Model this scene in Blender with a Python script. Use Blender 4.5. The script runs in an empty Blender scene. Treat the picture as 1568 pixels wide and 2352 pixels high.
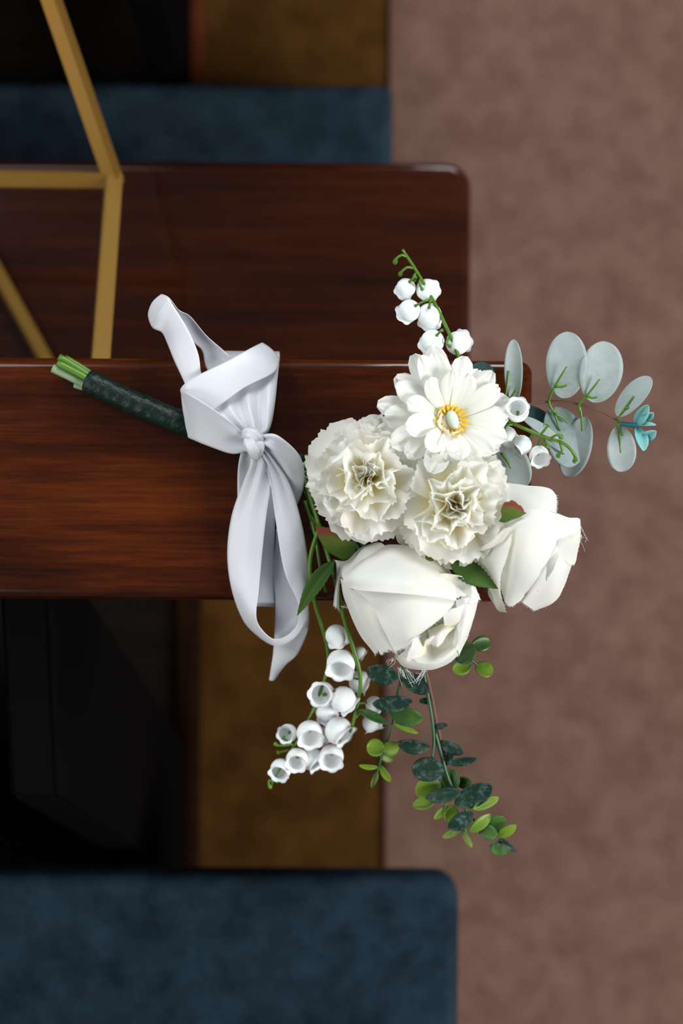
import bpy, bmesh, math, random
from mathutils import Vector, Matrix, noise

R = random.Random(7)
SC = bpy.context.scene
COL = SC.collection

# ---------------------------------------------------------------- camera, world, lights, exposure
LEDGE_Z = 0.86            # top of the pew ledge that carries the bouquet
CAM_Z = 1.71
K = 0.28e-3 / 0.85        # metres per pixel and metre of distance (1568 x 2352 frame)

cam_d = bpy.data.cameras.new('camera')
cam = bpy.data.objects.new('camera', cam_d)
COL.objects.link(cam)
cam.location = (0, 0, CAM_Z)
cam_d.sensor_fit = 'VERTICAL'
cam_d.sensor_height = 36
cam_d.lens = 36 / (2352 * K)
cam_d.clip_start = 0.02
cam_d.dof.use_dof = True
cam_d.dof.focus_distance = CAM_Z - LEDGE_Z - 0.040
cam_d.dof.aperture_fstop = 3.6
SC.camera = cam

world = bpy.data.worlds.new('world')
SC.world = world
world.use_nodes = True
bg = world.node_tree.nodes['Background']
bg.inputs[0].default_value = (0.82, 0.91, 1.0, 1)
bg.inputs[1].default_value = 0.09


def area(name, loc, target, size, power, color):
    d = bpy.data.lights.new(name, 'AREA')
    d.shape = 'RECTANGLE'
    d.size, d.size_y = size
    d.energy = power
    d.color = color
    o = bpy.data.objects.new(name, d)
    COL.objects.link(o)
    o.location = loc
    o.rotation_euler = (Vector(target) - Vector(loc)).to_track_quat('-Z', 'Y').to_euler()
    return o


area('window_light', (0.62, 2.6, 2.5), (0.1, 0, 0.8), (1.2, 1.3), 68, (0.93, 0.97, 1.0))
area('aisle_light', (2.8, -0.95, 2.5), (0.1, 0, 0.8), (1.4, 1.6), 142, (1.0, 0.99, 0.97))
area('side_fill', (-2.7, -1.0, 2.8), (0.0, 0, 0.8), (1.4, 2.0), 50, (1.0, 0.97, 0.93))  # unseen fill added on the left to flatten the light
area('far_fill', (-2.3, 1.4, 2.9), (0.0, 0, 0.8), (1.6, 2.0), 46, (0.96, 0.98, 1.0))  # second added fill, no real source, evens out the far left side
SC.cycles.diffuse_bounces = 10
SC.cycles.max_bounces = 14

SC.view_settings.view_transform = 'Standard'
SC.view_settings.look = 'None'
SC.view_settings.gamma = 1
SC.view_settings.exposure = 0.0
SC.view_settings.use_curve_mapping = False


# ---------------------------------------------------------------- helpers
def P(px, py, h=0.0):
    """point seen at photo pixel (px, py), h millimetres above the ledge top"""
    z = LEDGE_Z + h * 1e-3
    d = CAM_Z - z
    return Vector(((px - 784) * K * d, (1176 - py) * K * d, z))


def PZ(px, py, z):
    d = CAM_Z - z
    return Vector(((px - 784) * K * d, (1176 - py) * K * d, z))


def mat(name):
    m = bpy.data.materials.new(name)
    m.use_nodes = True
    nt = m.node_tree
    return m, nt, nt.nodes['Principled BSDF'], nt.nodes['Material Output']


def N(nt, typ, **kw):
    n = nt.nodes.new(typ)
    for k, v in kw.items():
        if k.startswith('i_'):
            key = k[2:]
            key = int(key) if key.isdigit() else key.replace('_', ' ')
            n.inputs[key].default_value = v
        else:
            setattr(n, k, v)
    return n


def ramp(nt, stops, fac):
    r = nt.nodes.new('ShaderNodeValToRGB')
    el = r.color_ramp.elements
    while len(el) < len(stops):
        el.new(0.5)
    for e, (p, c) in zip(el, stops):
        e.position = p
        e.color = (*c, 1)
    nt.links.new(fac, r.inputs[0])
    return r


def obj(name, me, parent=None, label=None, m=None, thick=0.0, smooth=True):
    o = bpy.data.objects.new(name, me)
    COL.objects.link(o)
    if parent is not None:
        o.parent = parent
        o.matrix_parent_inverse = PINV.get(parent.name, Matrix())
    if m is not None:
        me.materials.clear()
        me.materials.append(m)
    if smooth:
        me.shade_smooth()
    if thick:
        s = o.modifiers.new('thickness', 'SOLIDIFY')
        s.thickness = thick
        s.offset = 0
    if label:
        o['label'] = label
    return o


PINV = {}


def empty(name, loc, parent=None, label=None, cat=None, group=None):
    o = bpy.data.objects.new(name, None)
    o.empty_display_size = 0.02
    COL.objects.link(o)
    o.location = Vector(loc) if parent is None else Vector(loc) - BASE[parent.name]
    BASE[o.name] = Vector(loc)
    PINV[o.name] = Matrix.Translation(-Vector(loc))
    if parent is not None:
        o.parent = parent
    if label:
        o['label'] = label
    if cat:
        o['category'] = cat
    if group:
        o['group'] = group
    return o


BASE = {}


def grid_mesh(name, rows, uv=None, closed=False):
    """rows: list of equally long lists of Vectors; uv v runs 0..1 along the rows"""
    nu, nv = len(rows), len(rows[0])
    verts = [tuple(p) for r in rows for p in r]
    faces = []
    cols = nv if closed else nv - 1
    for i in range(nu - 1):
        for j in range(cols):
            a, b = i * nv + j, i * nv + (j + 1) % nv
            faces.append((a, b, b + nv, a + nv))
    me = bpy.data.meshes.new(name)
    me.from_pydata(verts, [], faces)
    ul = me.uv_layers.new(name='UVMap')
    for p in me.polygons:
        for li in p.loop_indices:
            vi = me.loops[li].vertex_index
            i, j = divmod(vi, nv)
            ul.data[li].uv = (j / max(1, nv - 1), i / (nu - 1))
    me.update()
    return me


def crom(pts, n):
    """Catmull-Rom through pts, n samples"""
    out = []
    m = len(pts)
    for k in range(n):
        s = k / (n - 1) * (m - 1)
        i = min(int(s), m - 2)
        t = s - i
        p1, p2 = pts[i], pts[i + 1]
        p0 = pts[i - 1] if i > 0 else p1 * 2 - p2
        p3 = pts[i + 2] if i + 2 < m else p2 * 2 - p1
        out.append(0.5 * ((2 * p1) + (p2 - p0) * t + (2 * p0 - 5 * p1 + 4 * p2 - p3) * t * t + (3 * p1 - p0 - 3 * p2 + p3) * t ** 3))
    return out


def patch(name, rows, m, parent, nu=30, nv=12, thick=0.0, bulge=0.0, pleat=None, fray=0.0, label=None, rough=0.0, seed=0.0):
    """smooth sheet through rows of (px, py, h); pleat(s, v) in mm lifts it along its own normal"""
    pr = [[P(*q) for q in r] for r in rows]
    cols = [crom(r, nv) for r in pr]
    full = [crom([c[j] for c in cols], nu) for j in range(nv)]
    g = [[full[j][i] for j in range(nv)] for i in range(nu)]
    if bulge or pleat or rough:
        nrm = []
        for i in range(nu):
            row = []
            for j in range(nv):
                du = g[min(i + 1, nu - 1)][j] - g[max(i - 1, 0)][j]
                dv = g[i][min(j + 1, nv - 1)] - g[i][max(j - 1, 0)]
                n = du.cross(dv)
                n = n.normalized() if n.length > 1e-12 else Vector((0, 0, 1))
                row.append(n)
            nrm.append(row)
        if sum(n.z for r in nrm for n in r) < 0:
            nrm = [[-n for n in r] for r in nrm]
        for i in range(nu):
            for j in range(nv):
                s, v = i / (nu - 1), j / (nv - 1)
                d = bulge * math.sin(math.pi * v)
                if pleat:
                    d += pleat(s, v)
                if rough:
                    d += rough * noise.noise(g[i][j] * 90 + Vector((seed, 0, 0)))
                g[i][j] = g[i][j] + nrm[i][j] * d * 1e-3
    if fray:
        for i in (nu - 1,):
            for j in range(nv):
                e = g[i][j] - g[i - 1][j]
                if e.length > 0:
                    g[i][j] = g[i][j] + e.normalized() * fray * 1e-3 * R.uniform(-1, 1)
    if fray and name == 'petal':
        rim = [(g[nu - 1][j], g[nu - 1][j] - g[nu - 2][j]) for j in range(nv)]
        rim += [(g[i][nv - 1], g[i][nv - 1] - g[i][nv - 2]) for i in range(2, nu)]
        for (p, e), (q, _) in zip(rim, rim[1:]):
            if e.length == 0 or (q - p).length > 0.008:
                continue
            for k in range(3):
                a = p.lerp(q, R.random())
                d = e.normalized() + Vector((R.uniform(-1, 1), R.uniform(-1, 1), R.uniform(-0.5, 0.6))) * 0.7
                FIBRES.append((a, a + d.normalized() * R.uniform(0.0005, 0.0016)))
    return obj(name, grid_mesh(name, g), parent, label, m, thick)


FIBRES = []


def add_tube(bm, pts, radii, sides=8, cap=True, flat=1.0):
    pts = [Vector(p) for p in pts]
    n = len(pts)
    if not hasattr(radii, '__len__'):
        radii = [radii] * n
    ref = Vector((0.123, 0.31, 0.94)).normalized()
    rings = []
    for i in range(n):
        t = (pts[min(i + 1, n - 1)] - pts[max(i - 1, 0)]).normalized()
        a = t.cross(ref)
        if a.length < 1e-4:
            a = t.cross(Vector((1, 0, 0)))
        a.normalize()
        b = t.cross(a)
        rings.append([bm.verts.new(pts[i] + (a * math.cos(2 * math.pi * k / sides) + b * flat * math.sin(2 * math.pi * k / sides)) * radii[i]) for k in range(sides)])
    for i in range(n - 1):
        for k in range(sides):
            bm.faces.new((rings[i][k], rings[i][(k + 1) % sides], rings[i + 1][(k + 1) % sides], rings[i + 1][k]))
    if cap:
        bm.faces.new(list(reversed(rings[0])))
        bm.faces.new(rings[-1])


def bm_mesh(bm, name):
    me = bpy.data.meshes.new(name)
    bmesh.ops.recalc_face_normals(bm, faces=bm.faces)
    bm.to_mesh(me)
    bm.free()
    return me


def tube(name, ctrl, r, m, parent, n=None, sides=8, label=None):
    """tube through (px, py, h) control points; r = (start, end) radius in mm"""
    pts = [P(*c) for c in ctrl]
    n = n or max(6, 5 * len(pts))
    c = crom(pts, n) if len(pts) > 2 else [pts[0].lerp(pts[1], k / (n - 1)) for k in range(n)]
    bm = bmesh.new()
    add_tube(bm, c, [1e-3 * (r[0] + (r[1] - r[0]) * k / (n - 1)) for k in range(n)], sides)
    return obj(name, bm_mesh(bm, name), parent, label, m)


def add_box(bm, lo, hi, bev=0.0, seg=3):
    r = bmesh.ops.create_cube(bm, size=1)
    vs = r['verts']
    for v in vs:
        v.co = Vector(((lo[k] + hi[k]) / 2 + v.co[k] * (hi[k] - lo[k]) for k in range(3)))
    if bev:
        es = list({e for v in vs for e in v.link_edges})
        bmesh.ops.bevel(bm, geom=es, offset=bev, segments=seg, profile=0.5, affect='EDGES')


def rounded_slab(bm, x0, x1, y0, y1, z0, z1, rc, bev, seg=6, corner=8, bev_low=None):
    """board with round corners at the x1 end and rounded rims"""
    bl = bev_low or bev

    def outline(d, z):
        r = max(rc - d, 0.0006)
        out = [(x0, y0 + d)]
        for cy, a0 in ((y0 + d + r, -math.pi / 2), (y1 - d - r, 0)):
            for k in range(corner + 1):
                a = a0 + k / corner * math.pi / 2
                out.append((x1 - d - r + r * math.cos(a), cy + r * math.sin(a)))
        out.append((x0, y1 - d))
        return [bm.verts.new((x, y, z)) for x, y in out]
    rings = []
    for k in range(seg + 1):
        t = (1 - k / seg) * math.pi / 2
        rings.append(outline(bl * (1 - math.cos(t)), z0 + bl - bl * math.sin(t)))
    for k in range(seg + 1):
        t = k / seg * math.pi / 2
        rings.append(outline(bev * (1 - math.cos(t)), z1 - bev + bev * math.sin(t)))
    n = len(rings[0])
    for a, b in zip(rings, rings[1:]):
        for k in range(n - 1):
            bm.faces.new((a[k], a[k + 1], b[k + 1], b[k])).smooth = True
    bm.faces.new(rings[-1]).smooth = False
    bm.faces.new(rings[0][::-1]).smooth = False
    bm.faces.new([r[0] for r in rings] + [r[-1] for r in reversed(rings)]).smooth = False


def frame(c, n, roll=0.0):
    """4x4 with Z along n at point c"""
    z = Vector(n).normalized()
    x = Vector((0, 1, 0)).cross(z)
    if x.length < 1e-3:
        x = Vector((1, 0, 0))
    x.normalize()
    y = z.cross(x)
    M = Matrix((x, y, z)).transposed().to_4x4()
    M.translation = c
    return M @ Matrix.Rotation(roll, 4, 'Z')


# ---------------------------------------------------------------- materials
def wood(name, c_dark, c_mid, c_light, rough=0.3, scale=1.0, coat=0.06, spec=0.12, big=0.22, off=(0.0, 0.0, 0.0)):
    m, nt, b, out = mat(name)
    tc = N(nt, 'ShaderNodeTexCoord')
    mp = N(nt, 'ShaderNodeMapping')
    mp.inputs['Scale'].default_value = (2.0 * scale, 46 * scale, 30 * scale)
    nt.links.new(tc.outputs['Object'], mp.inputs[0])
    n1 = N(nt, 'ShaderNodeTexNoise', i_Scale=1.6, i_Detail=6.0, i_Roughness=0.62, i_Distortion=0.35)
    nt.links.new(mp.outputs[0], n1.inputs['Vector'])
    mp2 = N(nt, 'ShaderNodeMapping')
    mp2.inputs['Scale'].default_value = (16 * scale, 260 * scale, 200 * scale)
    nt.links.new(tc.outputs['Object'], mp2.inputs[0])
    n2 = N(nt, 'ShaderNodeTexNoise', i_Scale=1.5, i_Detail=5.0, i_Roughness=0.65)
    nt.links.new(mp2.outputs[0], n2.inputs['Vector'])
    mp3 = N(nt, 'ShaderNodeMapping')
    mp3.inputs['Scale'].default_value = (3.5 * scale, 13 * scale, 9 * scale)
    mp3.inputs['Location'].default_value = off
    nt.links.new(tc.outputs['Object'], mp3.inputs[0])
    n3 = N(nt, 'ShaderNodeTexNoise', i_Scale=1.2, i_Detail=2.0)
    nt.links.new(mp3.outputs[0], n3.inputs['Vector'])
    a = N(nt, 'ShaderNodeMath', operation='MULTIPLY', i_1=0.50)
    nt.links.new(n1.outputs[0], a.inputs[0])
    a2 = N(nt, 'ShaderNodeMath', operation='MULTIPLY_ADD', i_1=0.32)
    nt.links.new(n2.outputs[0], a2.inputs[0])
    nt.links.new(a.outputs[0], a2.inputs[2])
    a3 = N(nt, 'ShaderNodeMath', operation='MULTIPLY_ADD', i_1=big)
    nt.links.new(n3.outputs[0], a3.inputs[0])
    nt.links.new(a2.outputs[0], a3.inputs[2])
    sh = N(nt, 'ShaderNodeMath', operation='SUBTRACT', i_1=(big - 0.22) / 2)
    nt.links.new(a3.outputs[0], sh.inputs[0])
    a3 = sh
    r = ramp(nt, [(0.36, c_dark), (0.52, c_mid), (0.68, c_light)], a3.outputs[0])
    nt.links.new(r.outputs[0], b.inputs['Base Color'])
    b.inputs['Roughness'].default_value = rough
    b.inputs['Coat Weight'].default_value = coat
    b.inputs['Coat Roughness'].default_value = 0.08
    b.inputs['Specular IOR Level'].default_value = spec
    bp = N(nt, 'ShaderNodeBump', i_Strength=0.12, i_Distance=0.0006)
    nt.links.new(n2.outputs[0], bp.inputs['Height'])
    nt.links.new(bp.outputs[0], b.inputs['Normal'])
    return m


def mottled(name, c1, c2, s1, s2, rough=0.95, bump=0.4, bdist=0.003, c3=None, sheen=0.0):
    m, nt, b, out = mat(name)
    tc = N(nt, 'ShaderNodeTexCoord')
    n1 = N(nt, 'ShaderNodeTexNoise', i_Scale=s1, i_Detail=4.0, i_Roughness=0.6)
    n2 = N(nt, 'ShaderNodeTexNoise', i_Scale=s2, i_Detail=3.0)
    for n in (n1, n2):
        nt.links.new(tc.outputs['Object'], n.inputs['Vector'])
    a = N(nt, 'ShaderNodeMath', operation='MULTIPLY', i_1=0.6)
    nt.links.new(n1.outputs[0], a.inputs[0])
    a2 = N(nt, 'ShaderNodeMath', operation='MULTIPLY_ADD', i_1=0.4)
    nt.links.new(n2.outputs[0], a2.inputs[0])
    nt.links.new(a.outputs[0], a2.inputs[2])
    r = ramp(nt, [(0.38, c1), (0.62, c2)], a2.outputs[0])
    nt.links.new(r.outputs[0], b.inputs['Base Color'])
    b.inputs['Roughness'].default_value = rough
    b.inputs['Specular IOR Level'].default_value = 0.08
    b.inputs['Sheen Weight'].default_value = sheen
    bp = N(nt, 'ShaderNodeBump', i_Strength=bump, i_Distance=bdist)
    nt.links.new(n2.outputs[0], bp.inputs['Height'])
    nt.links.new(bp.outputs[0], b.inputs['Normal'])
    return m


def plain(name, c, rough=0.5, metallic=0.0, spec=0.5, bump=None, coat=0.0):
    m, nt, b, out = mat(name)
    b.inputs['Base Color'].default_value = (*c, 1)
    b.inputs['Roughness'].default_value = rough
    b.inputs['Metallic'].default_value = metallic
    b.inputs['Specular IOR Level'].default_value = spec
    b.inputs['Coat Weight'].default_value = coat
    if bump:
        tc = N(nt, 'ShaderNodeTexCoord')
        n = N(nt, 'ShaderNodeTexNoise', i_Scale=bump[0], i_Detail=3.0)
        nt.links.new(tc.outputs['Object'], n.inputs['Vector'])
        bp = N(nt, 'ShaderNodeBump', i_Strength=bump[1], i_Distance=bump[2])
        nt.links.new(n.outputs[0], bp.inputs['Height'])
        nt.links.new(bp.outputs[0], b.inputs['Normal'])
    return m


def sheet(name, stops, rough=0.7, trans=0.3, tcol=None, noise_c=None, bump=None, spec=0.3, sheen=0.0, axis='Y'):
    """thin coloured sheet; the colour runs along uv (petal base -> tip); some light passes through"""
    m, nt, b, out = mat(name)
    uv = N(nt, 'ShaderNodeTexCoord')
    sp = N(nt, 'ShaderNodeSeparateXYZ')
    nt.links.new(uv.outputs['UV'], sp.inputs[0])
    r = ramp(nt, stops, sp.outputs[axis])
    col = r.outputs[0]
    if noise_c:
        n = N(nt, 'ShaderNodeTexNoise', i_Scale=noise_c[1], i_Detail=6.0, i_Roughness=0.7)
        nt.links.new(uv.outputs['Object'], n.inputs['Vector'])
        rr = ramp(nt, [(noise_c[2], (0, 0, 0)), (noise_c[3], (1, 1, 1))], n.outputs[0])
        mx = N(nt, 'ShaderNodeMix', data_type='RGBA')
        nt.links.new(rr.outputs[0], mx.inputs[0])
        nt.links.new(col, mx.inputs[6])
        mx.inputs[7].default_value = (*noise_c[0], 1)
        col = mx.outputs[2]
    nt.links.new(col, b.inputs['Base Color'])
    b.inputs['Roughness'].default_value = rough
    b.inputs['Specular IOR Level'].default_value = spec
    b.inputs['Sheen Weight'].default_value = sheen
    if bump:
        n = N(nt, 'ShaderNodeTexNoise', i_Scale=bump[0], i_Detail=3.0)
        nt.links.new(uv.outputs['Object'], n.inputs['Vector'])
        bp = N(nt, 'ShaderNodeBump', i_Strength=bump[1], i_Distance=bump[2])
        nt.links.new(n.outputs[0], bp.inputs['Height'])
        nt.links.new(bp.outputs[0], b.inputs['Normal'])
    if trans:
        t = N(nt, 'ShaderNodeBsdfTranslucent')
        nt.links.new(col, t.inputs[0])
        mx = N(nt, 'ShaderNodeMixShader', i_0=trans)
        nt.links.new(b.outputs[0], mx.inputs[1])
        nt.links.new(t.outputs[0], mx.inputs[2])
        nt.links.new(mx.outputs[0], out.inputs[0])
    return m


M = {}
M['ledge'] = wood('varnished_mahogany', (0.010, 0.0019, 0.0004), (0.038, 0.0066, 0.0009), (0.092, 0.0185, 0.0016), coat=0.6, big=0.60, off=(-1.4, -2.4, 3.4))  # coarse noise offset so its dark part stands in for the flowers' shadow
M['seat_wood'] = wood('dark_seat_wood', (0.010, 0.0020, 0.0005), (0.026, 0.0049, 0.0009), (0.055, 0.0105, 0.0014), rough=0.3, coat=0.6)
M['support'] = plain('shade_blackened_wood', (0.0026, 0.0024, 0.0025), 0.95, spec=0.02, bump=(60, 0.2, 0.001))  # near-black base holds the unlit dark between the pews
M['trim'] = wood('orange_brown_wood', (0.05, 0.010, 0.002), (0.09, 0.020, 0.004), (0.14, 0.034, 0.007), rough=0.6, coat=0)
M['trim_dark'] = wood('dark_brown_wood', (0.006, 0.002, 0.0008), (0.014, 0.004, 0.0012), (0.025, 0.008, 0.002), rough=0.7, coat=0, spec=0.05)
M['floor_shade'] = wood('painted_floor_shade', (0.003, 0.0022, 0.0018), (0.006, 0.004, 0.0026), (0.012, 0.007, 0.004), rough=0.7, coat=0, spec=0.06)  # deep shade under the pews, painted as a near-black floor strip
M['aisle'] = mottled('aisle_carpet', (0.118, 0.062, 0.047), (0.178, 0.103, 0.081), 24, 330)
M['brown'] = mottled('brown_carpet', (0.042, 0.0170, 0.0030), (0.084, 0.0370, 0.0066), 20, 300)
M['navy'] = mottled('blue_upholstery', (0.0040, 0.0108, 0.0185), (0.0140, 0.0305, 0.0480), 30, 600, rough=0.75, bump=0.25, bdist=0.001, sheen=0.0)
M['navy_lit'] = mottled('lightened_blue_upholstery', (0.0075, 0.0165, 0.0255), (0.021, 0.041, 0.058), 30, 600, rough=0.8, bump=0.25, bdist=0.001)  # same cloth as the cushion, lightened for the light reaching the kneeler
M['gold'] = plain('brushed_gold', (0.215, 0.118, 0.022), 0.5, metallic=0.55, spec=0.2, bump=(200, 0.05, 0.0005))
M['satin'] = sheet('white_satin', [(0, (0.765, 0.78, 0.825)), (1, (0.765, 0.78, 0.825))], rough=0.36, trans=0.2, spec=0.5, sheen=0.2)
CREAM, WHITE = (0.86, 0.79, 0.46), (0.90, 0.90, 0.855)
M['rose'] = sheet('rose_fabric', [(0.0, CREAM), (0.28, (0.87, 0.86, 0.74)), (0.6, WHITE), (1, WHITE)], trans=0.22, bump=(1800, 0.12, 0.0003))
M['rose_outer'] = sheet('rose_outer_fabric', [(0.0, (0.83, 0.835, 0.79)), (1, (0.83, 0.835, 0.79))], trans=0.2, noise_c=((0.82, 0.79, 0.66), 26, 0.5, 0.72), bump=(1800, 0.12, 0.0003))
M['carn'] = sheet('carnation_fabric', [(0.0, (0.90, 0.76, 0.26)), (0.5, (0.93, 0.88, 0.60)), (0.80, WHITE), (1, WHITE)], trans=0.48, bump=(1800, 0.12, 0.0003))
M['gerb'] = sheet('gerbera_fabric', [(0.0, (0.80, 0.70, 0.10)), (0.14, (0.85, 0.82, 0.42)), (0.3, (0.85, 0.86, 0.79)), (1, (0.86, 0.87, 0.83))], trans=0.30, bump=(1800, 0.12, 0.0003))
M['bell'] = plain('white_plastic', (0.90, 0.905, 0.91), 0.42, spec=0.4)
M['bell'].node_tree.nodes['Principled BSDF'].inputs['Subsurface Weight'].default_value = 0.25
M['bell'].node_tree.nodes['Principled BSDF'].inputs['Subsurface Scale'].default_value = 0.004
M['stem'] = plain('green_stem', (0.075, 0.18, 0.012), 0.4)
M['stem_dark'] = plain('dark_green_stem', (0.02, 0.085, 0.028), 0.4)
M['stem_pale'] = plain('pale_green_stem', (0.24, 0.34, 0.19), 0.5)
M['stem_brown'] = plain('brown_stem', (0.11, 0.050, 0.025), 0.6)
M['tape'] = plain('dark_green_tape', (0.003, 0.014, 0.010), 0.42, spec=0.25, bump=(170, 0.55, 0.0025))
M['euc'] = sheet('pale_eucalyptus', [(0, (0.24, 0.34, 0.27)), (0.25, (0.32, 0.40, 0.385)), (1, (0.40, 0.465, 0.46))], rough=0.5, trans=0.18, noise_c=((0.45, 0.51, 0.51), 90, 0.45, 0.75))
M['euc_shaded'] = sheet('shaded_eucalyptus', [(0, (0.13, 0.21, 0.18)), (0.5, (0.17, 0.25, 0.24)), (1, (0.26, 0.34, 0.335))], rough=0.5, trans=0.15, noise_c=((0.30, 0.37, 0.37), 70, 0.45, 0.75))  # darker copy of the pale leaf, shade on the lower leaf put into its colour
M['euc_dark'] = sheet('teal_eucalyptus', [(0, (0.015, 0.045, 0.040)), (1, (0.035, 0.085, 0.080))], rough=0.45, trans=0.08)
M['teal'] = sheet('teal_plastic', [(0, (0.03, 0.22, 0.26)), (0.4, (0.22, 0.58, 0.58)), (1, (0.34, 0.68, 0.67))], rough=0.35, trans=0.3)
M['box_dark'] = sheet('frosted_dark_leaf', [(0, (0.004, 0.034, 0.018)), (1, (0.003, 0.020, 0.012))], rough=0.5, trans=0.03, spec=0.3, noise_c=((0.13, 0.18, 0.17), 210, 0.50, 0.80))
M['box_mid'] = sheet('mid_green_leaf', [(0, (0.010, 0.060, 0.016)), (1, (0.075, 0.175, 0.018))], rough=0.38, trans=0.15, spec=0.5, noise_c=((0.02, 0.05, 0.03), 160, 0.50, 0.75))
M['box_light'] = sheet('light_green_leaf', [(0, (0.09, 0.20, 0.015)), (1, (0.23, 0.36, 0.03))], rough=0.38, trans=0.25, spec=0.5, noise_c=((0.05, 0.15, 0.03), 150, 0.58, 0.8))
M['rleaf'] = sheet('rose_leaf_fabric', [(0, (0.035, 0.11, 0.012)), (0.6, (0.095, 0.14, 0.010)), (0.74, (0.12, 0.11, 0.015)), (0.86, (0.20, 0.040, 0.022)), (1, (0.24, 0.055, 0.02))], rough=0.7, trans=0.2, bump=(2500, 0.3, 0.0004))
M['rleaf_green'] = sheet('dark_rose_leaf_fabric', [(0, (0.030, 0.085, 0.012)), (1, (0.055, 0.12, 0.012))], rough=0.6, trans=0.15, bump=(2500, 0.3, 0.0004))
M['stamen'] = plain('yellow_felt', (0.82, 0.46, 0.02), 0.7)
M['mint'] = plain('mint_disc', (0.56, 0.68, 0.58), 0.6, bump=(600, 0.2, 0.0005))
M['calyx'] = plain('calyx_green', (0.06, 0.16, 0.02), 0.5)
M['thread'] = plain('white_thread', (0.85, 0.85, 0.82), 0.8)

# ---------------------------------------------------------------- floor
bm = bmesh.new()
add_box(bm, (-2.6, -2.4, -0.03), (2.6, 2.4, 0.0))
fl = obj('floor', bm_mesh(bm, 'floor'), None, None, M['brown'], smooth=False)
fl['kind'] = 'structure'
fl['label'] = 'brown carpeted floor under and between the pews'
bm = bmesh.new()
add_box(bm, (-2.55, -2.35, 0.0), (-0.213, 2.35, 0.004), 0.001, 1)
fb = obj('floor', bm_mesh(bm, 'floor'), None, None, M['floor_shade'], smooth=False)
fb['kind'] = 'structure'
fb['label'] = 'strip of floor under the pews, coloured near black for the shade there'
bm = bmesh.new()
add_box(bm, (0.058, -2.35, 0.0), (1.6, 2.35, 0.007), 0.002, 2)
ac = obj('aisle_carpet', bm_mesh(bm, 'aisle_carpet'), None, 'mottled pinkish brown carpet laid along the aisle beside the pews', M['aisle'], smooth=False)
ac['category'] = 'carpet'

# ---------------------------------------------------------------- pews
X_LEFT, X_END, PITCH = -1.7, 0.1228, 0.672


def make_pew(y, seat_x, seat_front, label, raked=True, rail='trim_dark'):
    t = empty('pew', (X_LEFT / 2, y, 0), None, label, 'pew', 'pews in rows beside the aisle')
    bm = bmesh.new()
    rounded_slab(bm, X_LEFT, X_END, y - 0.0575, y + 0.0985, LEDGE_Z - 0.024, LEDGE_Z, 0.009, 0.0065, 8, 10)
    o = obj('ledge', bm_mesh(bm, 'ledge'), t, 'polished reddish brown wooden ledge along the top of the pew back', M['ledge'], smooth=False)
    # moulding under the ledge's two long edges
    bm = bmesh.new()
    add_box(bm, (X_LEFT, y - 0.054, LEDGE_Z - 0.034), (X_END - 0.006, y + 0.094, LEDGE_Z - 0.0243), 0.003, 3)
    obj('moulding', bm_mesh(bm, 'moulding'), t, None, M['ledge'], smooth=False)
    bm = bmesh.new()
    add_box(bm, (X_LEFT, y + 0.008, 0.40), (X_END - 0.03, y + 0.030, LEDGE_Z - 0.034), 0.003, 2)
    obj('backrest', bm_mesh(bm, 'backrest'), t, None, M['seat_wood'], smooth=False)
    bm = bmesh.new()
    rounded_slab(bm, X_LEFT, seat_x, y + 0.031, y + seat_front, 0.412, 0.44, 0.024, 0.009, 8, 12)
    obj('seat', bm_mesh(bm, 'seat'), t, 'dark wooden seat board with rounded front corner', M['seat_wood'], smooth=False)
    for xs in (-0.197, -1.5):
        # raking end support: foot behind, leaning up to the back
        bm = bmesh.new()
        prof = [(-0.160, 0.0), (-0.008, 0.0), (0.006, 0.40), (0.006, LEDGE_Z - 0.036), (-0.05, LEDGE_Z - 0.036), (-0.11, 0.60)] if not raked else [(-0.505, 0.0), (-0.306, 0.0), (-0.064, 0.70), (-0.01, 0.78), (0.008, LEDGE_Z - 0.036), (-0.05, LEDGE_Z - 0.036), (-0.20, 0.79), (-0.338, 0.40)]
        a = [bm.verts.new((xs, y + p, z)) for p, z in prof]
        b = [bm.verts.new((xs - 0.032, y + p, z)) for p, z in prof]
        n = len(prof)
        bm.faces.new(a)
        bm.faces.new(list(reversed(b)))
        for k in range(n):
            bm.faces.new((a[k], b[k], b[(k + 1) % n], a[(k + 1) % n]))
        bmesh.ops.bevel(bm, geom=list(bm.edges), offset=0.003, segments=2, affect='EDGES')
        s = obj('support', bm_mesh(bm, 'support'), t, 'raking support panel, blackened with the shade under the pew', M['support'], smooth=False)
        bm = bmesh.new()
        add_box(bm, (xs + 0.0003, y - (0.50 if raked else 0.162), 0.0), (xs + 0.017, y - 0.005, 0.028), 0.003, 2)
        obj('foot_rail', bm_mesh(bm, 'foot_rail'), t, 'brown wooden rail at the foot of the support', M[rail], smooth=False)
    # leg that carries the seat
    for xs in (-0.30, -1.3):
        bm = bmesh.new()
        add_box(bm, (xs, y + 0.05, 0.0), (xs + 0.03, y + seat_front - 0.05, 0.412), 0.003, 2)
        obj('seat_leg', bm_mesh(bm, 'seat_leg'), t, None, M['support'], smooth=False)
    return t


pew_mid = make_pew(0, X_END, 0.3375, 'reddish brown wooden pew whose ledge carries the tied white bouquet')
pew_low = make_pew(-PITCH, 0.095, PITCH - 0.352, 'wooden pew behind the bouquet ledge, under the wide blue seat cushion')
pew_top = make_pew(PITCH, X_END, 0.333, 'pew in front of the kneeler, only its shade-blackened support and its rail in view', False, 'trim')

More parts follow.
